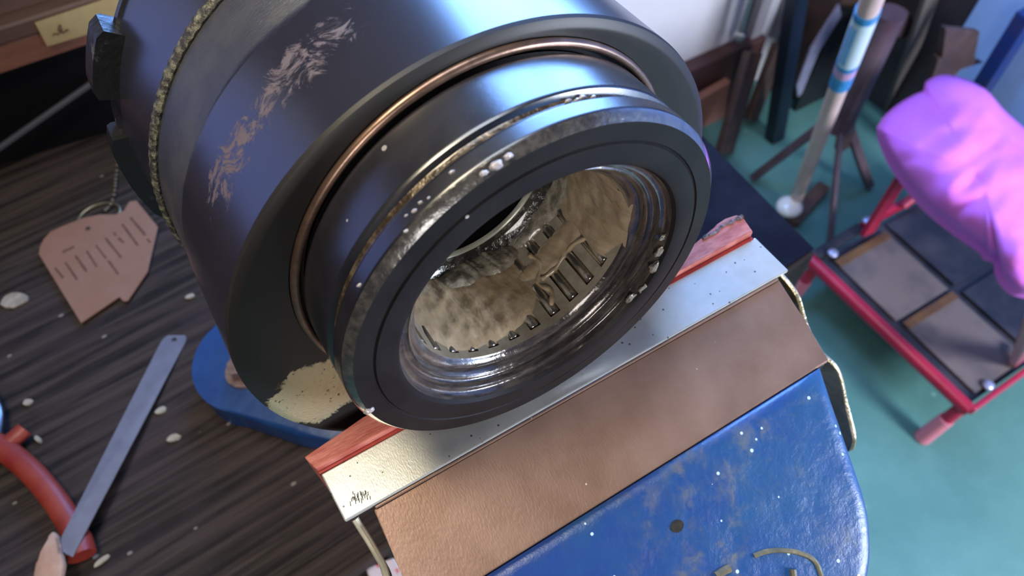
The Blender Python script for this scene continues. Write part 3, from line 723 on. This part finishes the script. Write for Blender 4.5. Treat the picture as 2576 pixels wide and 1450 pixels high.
# steel ruler
z0, z1 = BZ + .0006, BZ + .0145
def rz(t): return z0 + (z1 - z0) * t
L0, L1 = at(404, 862, z=z0), at(140, 1380, z=z1); R0_, R1_ = at(466, 862, z=z0), at(182, 1402, z=z1)
ctr = (L0 + R0_) / 2; hw = (R0_ - L0) / 2; fw = (L0 - L1).normalized() * hw.length
cap = [ctr - hw * cos(a) + fw * sin(a) for a in [pi * i / 10 for i in range(11)]]
hole_c = ctr + fw * .25
bm = NB(); prism(bm, [R1_, L1] + cap, (0, 0, -.0006))
ru = obj('steel_ruler', bm, M['ruler']); tag(ru, 'narrow grey steel rule with a round hole at its rounded end', 'ruler')
bm = NB(); disc(bm, hole_c + Vector((0, 0, .00003)), Vector((0, 0, 1)), .0017, .00008); obj('hole', bm, mat('hole shadow', (.02, .018, .017), .8), ru)
bm = NB(); ed = (R1_ - R0_); el = ed.length; edn = ed / el; ac = -hw.normalized()
for i in range(int(el / .001)):
    ln = .0036 if i % 10 == 0 else (.0026 if i % 5 == 0 else .0016)
    p = R0_ + edn * (i * .001) + Vector((0, 0, .00002)) + ac * .0004
    prism(bm, [p, p + ac * ln, p + ac * ln + edn * .00018, p + edn * .00018], (0, 0, .00004))
o = obj('graduations', bm, mat('etched marks', (.16, .16, .18), .6), ru); o['kind'] = 'stuff'
# pliers with red handles
pl = empty('pliers', at(60, 1150, z=BZ), 'red handled pliers lying under the steel rule at the left edge', 'pliers')
pp = [(-40, 1100), (15, 1135), (70, 1180), (120, 1235), (165, 1300), (195, 1360), (207, 1400)]
zz = BZ + .0075
bm = NB(); sweep(bm, smoothpath([at(x, y, z=zz) for x, y in pp]), [.0062] * 30 + [.0068] * 7, 16, flat=(1, .85)); obj('handle', bm, M['red_plastic'], pl, True, auto=50)
bm = NB(); sweep(bm, smoothpath([at(x, y, z=zz) for x, y in ((-30, 1150), (8, 1125), (38, 1102), (62, 1080))]), .0050, 14, flat=(1, .8)); obj('handle', bm, M['red_plastic'], pl, True, auto=50)
bm = NB(); sweep(bm, smoothpath([at(x, y, z=zz) for x, y in ((-110, 940), (-55, 980), (-18, 1040), (-25, 1120))]), [.006] * 19, 14, flat=(1, .5)); obj('jaws', bm, M['black_metal'], pl, True, auto=50)
# leather scrap
bm = NB(); out_ = [(80, 1460), (88, 1415), (108, 1390), (118, 1350), (132, 1335), (142, 1348), (136, 1372), (152, 1392), (158, 1420), (150, 1462), (120, 1500)]
prism(bm, [at(x, y, z=z1 + .005) for x, y in out_], (0, 0, -.0045), .0012, 3)
tag(obj('leather_scrap', bm, M['leather'], None, True, auto=60), 'small tan leather scrap over the lower end of the steel rule', 'leather scrap')
# chips and crumbs
chips = (('pale crumb of dried plaster left of the card tag', (35, 752), 36, 20, -12), ('long pale wood splinter at the bottom edge beside the red handle', (254, 1411), 26, 6, -38),
         ('small pale chip midway between the steel rule and the vise base', (437, 1101), 20, 9, -15), ('grey wood flake above the chip nearest the rule', (405, 1031), 17, 8, -28),
         ('tiny pale chip just above the red handle by the left edge', (95, 1105), 12, 7, 40), ('small pale chip below the card tag near the vise base', (478, 745), 14, 6, -15), ('dull white flake left of the steel rule', (68, 1012), 14, 9, -20))
for i, (lb, (px, py), a, b, ang) in enumerate(chips):
    bm = NB(); P = []
    for k in range(11):
        t = 2 * pi * k / 11; q = random.uniform(.75, 1.1); x_, y_ = cos(t) * a * q, sin(t) * b * q; A_ = rad(ang)
        P.append(at(px + x_ * cos(A_) - y_ * sin(A_), py + x_ * sin(A_) + y_ * cos(A_), z=BZ + .0016))
    prism(bm, P, (0, 0, -.0014), .0003)
    tag(obj('wood_chip', bm, M['chip']), lb, 'chip', 'pale chips scattered on the bench')
# packet seen past the bench edge below
bm = NB(); prism(bm, [at(x, y, z=-.212) for x, y in ((918, 1428), (990, 1402), (1090, 1560), (980, 1600))], (0, 0, -.012), .001)
pk = obj('paper_packet', bm, M['paper']); tag(pk, 'white and red paper packet below the bench edge, beside the copper', 'packet')
bm = NB(); box(bm, (-.07, -.10, -.245), (.06, .0365, -.2243)); tag(obj('low_shelf', bm, M['brown_wood']), 'dark low shelf fixed below the bench front under the packet', 'shelf')

# ------------------------------------------------------------ background right: step stool, cloth
st = empty('step_stool', (1.05, .14, FZ), 'red tubular step stool with worn brown and black treads, on the green floor', 'step stool')
PZ = -.93
bm = NB(); box(bm, (.912, -.030, PZ - .022), (1.30, .318, PZ - .006), .002); obj('deck', bm, M['tread_dark'], st)
def pad_(x0, x1, y0, y1, z, m, e=True):
    bm = NB(); box(bm, (x0, y0, z - .004), (x1, y1, z), .0012); o = obj('tread_pad', bm, m, st)
    return o
pad_(.928, 1.062, .146, .288, PZ, M['tread_brown']); pad_(.934, 1.062, -.022, .128, PZ, M['tread_brown']); pad_(1.078, 1.30, .146, .312, PZ, M['tread_dark']); pad_(1.078, 1.30, -.022, .128, PZ, M['tread_dark'])
bm = NB(); box(bm, (.928, .283, PZ + .0002), (1.062, .300, PZ + .002), .0005); obj('wood_edge', bm, M['tread_edge'], st)
bm = NB(); box(bm, (.934, .122, PZ + .0002), (1.062, .138, PZ + .002), .0005); obj('wood_edge', bm, M['tread_edge'], st)
bm = NB(); sweep(bm, [(.890, .330, PZ), (.900, -.040, PZ)], .0125, 14); obj('front_rail', bm, M['red_steel'], st, True, auto=50)
bm = NB(); bar(bm, (.900, -.040, PZ), (1.32, -.034, PZ), .010, .020, bev=.003); obj('side_rail', bm, M['red_steel'], st)
bm = NB(); bar(bm, (1.03, .333, PZ), (1.32, .328, PZ), .012, .026, bev=.003); obj('side_rail', bm, M['red_steel'], st)
bm = NB(); bar(bm, (.905, .328, PZ - .004), (1.03, .333, PZ - .004), .020, .018, bev=.003); obj('bracket', bm, M['tread_dark'], st)
for px, py, zb in ((2095, 637, PZ + .008), (2487, 970, PZ + .004), (2183, 556, PZ + .016), (2566, 880, PZ + .016)):
    bm = NB(); c_ = at(px, py, z=zb); bmesh.ops.create_uvsphere(bm, u_segments=14, v_segments=8, radius=.010, matrix=Matrix.Translation(c_) @ Matrix.Diagonal((1, 1, .5, 1))); obj('bolt', bm, M['bolt'], st, True)
for x, y in ((.900, .312), (.908, -.028), (1.30, .31), (1.30, -.03)):
    dx = -.015 if x < 1 else .015
    bm = NB(); sweep(bm, [(x, y, PZ - .008), (x + dx, y, -.985)], .011, 12); obj('leg', bm, M['red_steel'], st, True, auto=50)
    bm = NB(); sweep(bm, [(x + dx * .9, y, -.98), (x + dx * 1.9, y, FZ + .0003)], [.013, .0145], 12); obj('foot', bm, M['pink_rubber'], st, True, auto=50)
bm = NB(); bar(bm, at(2180, 588, z=PZ + .01), at(2312, 380, y=.330), .034, .012, up=(0, 1, 0), bev=.003); obj('upright', bm, M['red_steel'], st)
bm = NB(); bar(bm, at(2565, 905, z=PZ + .01), at(2700, 700, y=-.04), .034, .012, up=(0, 1, 0), bev=.003); obj('upright', bm, M['red_steel'], st)
bm = NB(); sweep(bm, [at(2272, 520, y=.32), at(2345, 460, y=.32)], .0075, 12); obj('brace', bm, M['red_steel'], st, True, auto=50)
SZ = -.66
c1, c2, c3, c4 = [at(x, y, z=SZ) for x, y in ((2290, 400), (2400, 300), (2700, 560), (2620, 700))]
bm = NB(); prism(bm, [c1, c2, c3, c4], (0, 0, -.03), .004); obj('seat', bm, M['tread_dark'], st)
# draped pink cloth
def cloth():
    bm = NB()
    O = [(2205, 322), (2222, 295), (2255, 265), (2300, 238), (2322, 228), (2330, 205), (2370, 188), (2425, 197), (2480, 225), (2530, 280), (2590, 330), (2690, 400), (2760, 520), (2740, 660), (2650, 740), (2575, 738), (2540, 712), (2522, 680), (2518, 650),
         (2490, 640), (2480, 622), (2440, 595), (2390, 560), (2330, 510), (2270, 440), (2230, 380)]
    O = [Vector((x, y, 0)) for x, y in O]; O = smoothpath(O + [O[0]], 5)[:-1]
    c = Vector((2470, 440, 0)); n = len(O); K = 26
    rows = []
    for j in range(K + 1):
        t = j / K
        row = []
        for p in O:
            q_ = c.lerp(p, t)
            h = .060 * (1 - t ** 3.0) - .045 * max(0, t - .93) / .07
            u = Vector((q_.x * .006, q_.y * .006, 0))
            wr = noise.noise(u * 1.2) * .016 + abs(noise.noise(Vector((q_.x * .004 + q_.y * .010, q_.y * .004 - q_.x * .003, 2)))) * .030 + noise.noise(Vector((q_.x * .02 + q_.y * .02, q_.y * .012, 5))) * .006
            row.append(bm.verts.new(at(q_.x, q_.y, z=-.625 + h + wr * (1 - .6 * t))))
        rows.append(row)
    cv = bm.verts.new(sum((v.co for v in rows[1]), Vector()) / n)
    bmesh.ops.delete(bm, geom=rows[0], context='VERTS')
    for k in range(n): bm.faces.new((cv, rows[1][k], rows[1][(k + 1) % n]))
    for a, b in zip(rows[1:], rows[2:]):
        for k in range(n): bm.faces.new((a[k], b[k], b[(k + 1) % n], a[(k + 1) % n]))
    # turned-under hem
    last = [bm.verts.new(v.co + Vector((.01, .0, -.03)) + (rows[K // 2][k].co - v.co) * .1) for k, v in enumerate(rows[-1])]
    for k in range(n): bm.faces.new((rows[-1][k], last[k], last[(k + 1) % n], rows[-1][(k + 1) % n]))
    return bm
o = obj('cloth', cloth(), M['cloth'], None, True); tag(o, 'bright pink rumpled cotton cloth draped over the red step stool', 'cloth')

# pale blue door at the right, posts and scrap in the corner
bm = NB(); box(bm, (1.425, -1.2, FZ), (1.449, .535, 1.0), .002); d1 = struct('door_1', bm, M['door_blue'])
bm = NB(); bar(bm, at(2590, 30, x=1.38), at(2478, 232, x=1.38) + Vector((0, 0, -.25)), .034, .03, bev=.003); tag(obj('blue_post', bm, M['dark_blue']), 'dark blue painted post standing in front of the pale blue door', 'post')

def standing(name, p0, p1, w_, h_, m, label, cat, bev=.002, up=(0, 1, 0)):
    bm = NB(); bar(bm, p0, p1, w_, h_, up=up, bev=bev); return tag(obj(name, bm, m), label, cat)
def leanto(px, py, qx, qy, ytop, zb=FZ):       # foot on the floor, head towards the wall
    return at(px, py, z=zb), at(qx, qy, y=ytop)
# silver pipe
p0, p1 = at(1862, 88, y=.80), at(1912, -60, y=.80)
bm = NB(); sweep(bm, [p0, p0 + Vector((0, 0, .4))], .011, 14); t = obj('silver_pipe', bm, M['steel'], None, True, auto=50); tag(t, 'bright silver pipe rising from the brown skirting', 'pipe')
bm = NB(); bmesh.ops.create_uvsphere(bm, u_segments=16, v_segments=10, radius=.016, matrix=Matrix.Translation(p0)); obj('valve', bm, M['steel'], t, True)
# terracotta brick and dark timber under skirting
a_, b_, c_, d_ = at(1740, 262, y=.79), at(1840, 205, y=.79), at(1822, 300, y=.79), at(1740, 345, y=.79)
bm = NB(); prism(bm, [a_, b_, c_, d_], (0, .02, 0), .003); tag(obj('brick', bm, M['terracotta']), 'salmon terracotta tile leaning below the brown skirting beside the hub', 'tile')
bm = NB(); bar(bm, at(1820, 385, z=FZ + .02), at(1895, 130, y=.77), .050, .02, up=(0, 1, 0), bev=.003); tag(obj('timber_offcut', bm, M['brown_wood']), 'dark brown timber offcut leaning right of the terracotta tile', 'timber')
bm = NB(); bar(bm, at(1888, 300, z=FZ + .02), at(1962, 110, y=.79), .040, .02, up=(0, 1, 0), bev=.003)
to = obj('timber_offcut', bm, M['brown_wood']); tag(to, 'dark timber offcut with a pale round knot, next to the black post', 'timber')
bm = NB(); c_ = at(1938, 182, y=.77); sweep(bm, [c_, c_ + Vector((0, .012, 0))], .020, 16); obj('knot', bm, M['tan_board'], to)
# black post
standing('black_post', at(1948, 350, z=FZ), at(2014, -60, y=.74), .036, .03, M['black_paint'], 'glossy blue black post behind the broom, left of the lilac blade', 'post')
# lilac blade and black board
bm = NB(); prism(bm, [at(x, y, y=.70) for x, y in ((2112, 12), (2118, 38), (2060, 130), (2018, 235), (2008, 245), (2005, 215), (2040, 125))], (0, .006, 0), .001); tag(obj('saw_blade', bm, M['lilac']), 'narrow pointed lilac grey steel blade leaning on a black board', 'blade')
bm = NB(); prism(bm, [at(x, y, y=.715) for x, y in ((2125, 20), (2165, 20), (2110, 260), (1985, 420), (1950, 410), (2018, 235))], (0, .012, 0), .001); tag(obj('black_board', bm, M['dark_plastic']), 'black board behind the lilac blade and the broom handle', 'board')
# dark cupboard added in place of corner shade
bm = NB(); box(bm, (1.29, .73, FZ), (1.44, .84, .5), .003); tag(obj('dark_backing', bm, M['brown_wood']), 'dark brown cupboard added for the shaded corner behind the steel stand', 'backing')
# broom
broom = empty('broom', at(1985, 545, z=FZ), 'long pale wooden broom handle with blue and white label and shiny end', 'broom')
h0 = at(2003, 500, z=FZ + .035); h1 = at(2197, -10, y=.36)
hd = (h1 - h0)
bm = NB(); sweep(bm, [h0, h1 + hd * .25], .0135, 18); obj('handle', bm, M['palm'], broom, True, auto=50)
def hp(px, py):   # parameter along the handle closest to that picture point
    best = (1e9, 0)
    for i in range(401):
        t = i / 400; p = h0 + hd * t - CAM
        u = CX + FPX * p.dot(RX) / p.dot(RF); v = CY + FPX * p.dot(RD) / p.dot(RF)
        e = (u - px) ** 2 + (v - py) ** 2
        if e < best[0]: best = (e, t)
    return h0 + hd * best[1]
for nm, a_, b_, r_, m_ in (('label', (2178, 40), (2130, 150), .0150, 'label_white'), ('label_band', (2184, 25), (2178, 40), .0152, 'label_blue'), ('label_band', (2130, 150), (2126, 160), .0152, 'label_blue'),
                           ('label_band', (2126, 160), (2118, 178), .0151, 'label_pink'), ('label_band', (2118, 178), (2106, 208), .0151, 'label_blue')):
    bm = NB(); sweep(bm, [hp(*a_), hp(*b_)], r_, 18); obj(nm, bm, M[m_], broom, True, auto=50)
bm = NB()
A_, B_ = hp(2172, 52), hp(2134, 142); s_, u_ = frame(B_ - A_)
tocam = (CAM - A_); ax_ = (B_ - A_).normalized(); rad_ = (tocam - ax_ * tocam.dot(ax_)).normalized(); side_ = ax_.cross(rad_)
for i in range(18):
    for sg in (.25, .7):
        p = A_.lerp(B_, i / 18) + (rad_ * cos(sg) + side_ * sin(sg)) * .0152
        prism(bm, [p, p + side_ * .004, p + side_ * .004 + ax_ * .003, p + ax_ * .003], rad_ * .0004)
obj('label_print', bm, M['label_blue'], broom)
e0 = at(1984, 530, z=FZ + .012)
bm = NB(); sweep(bm, [h0 + Vector((0, 0, .004)), h0 * .45 + e0 * .55, e0], [.0145, .021, .017], 16); obj('socket', bm, M['steel'], broom, True, auto=50)
bm = NB(); bmesh.ops.create_uvsphere(bm, u_segments=20, v_segments=12, radius=.028, matrix=Matrix.Translation(at(1986, 520, z=FZ + .03)) @ Matrix.Diagonal((1.05, 1, .6, 1))); obj('end_glare', bm, M['glare_white'], broom, True)  # white ball shaped as the glare off the metal end
bm = NB(); bar(bm, at(1990, 560, z=FZ + .012), at(2072, 470, z=FZ + .012), .030, .022, bev=.004); obj('head', bm, M['brown_wood'], broom)
# brown steel stand with splayed legs
sd = empty('steel_stand', at(2140, 420, z=FZ), 'purple brown steel stand with splayed legs behind the broom handle', 'stand')
hubp = at(2150, 215, y=.52)
bm = NB(); sweep(bm, [hubp + Vector((0, 0, -.10)), hubp + Vector((0, 0, .16))], [.034, .026], 18); obj('post', bm, M['purple_steel'], sd, True, auto=50)
for q_, w_ in (((1895, 448), .020), ((2188, 470), .018), ((2085, 640), .012)):
    f_ = at(q_[0], q_[1], z=FZ + .010)
    bm = NB(); bar(bm, f_, hubp + Vector((0, 0, -.06)), w_, w_ * .8, up=(0, 1, 0), bev=.002); obj('leg', bm, M['purple_steel'], sd)
bm = NB(); bar(bm, at(2135, 290, y=.5), at(2120, 370, y=.5), .030, .02, up=(0, 1, 0), bev=.003); obj('collar', bm, M['brown_wood'], sd)
# plate, boards, bracket at top right
bm = NB(); prism(bm, [at(x, y, y=.62) for x, y in ((2228, 62), (2282, 25), (2312, 70), (2268, 102))], (0, .012, 0), .002); tag(obj('steel_plate', bm, M['purple_steel']), 'small tilted purple grey steel plate right of the broom label', 'plate')
standing('tan_board', at(2305, 215, y=.58) + Vector((0, .02, -.12)), at(2360, -60, y=.60), .042, .012, M['tan_board'], 'greyish tan board standing behind the pink cloth', 'board')
standing('grey_board', at(2332, 215, y=.60) + Vector((0, .02, -.12)), at(2400, -60, y=.62), .026, .012, M['lilac'], 'narrow bluish grey board right of the tan board', 'board')
standing('dark_board', at(2352, 215, y=.63) + Vector((0, .02, -.12)), at(2435, -60, y=.65), .040, .012, M['tan_board'], 'dark edged board against the pale blue door', 'board')
bk = empty('rusty_bracket', at(2420, 170, y=.45), 'dark rusty steel bracket with a pointed foot above the pink cloth', 'bracket')
bm = NB(); prism(bm, [at(x, y, y=.45) for x, y in ((2380, 72), (2466, 80), (2452, 150), (2370, 150))], (0, .014, 0), .002); obj('back_plate', bm, M['brown_wood'], bk)
bm = NB(); prism(bm, [at(x, y, y=.45) for x, y in ((2362, 146), (2450, 148), (2476, 158), (2420, 172), (2408, 186), (2380, 215), (2340, 215))], (0, .014, 0), .002); obj('foot', bm, M['brown_wood'], bk)
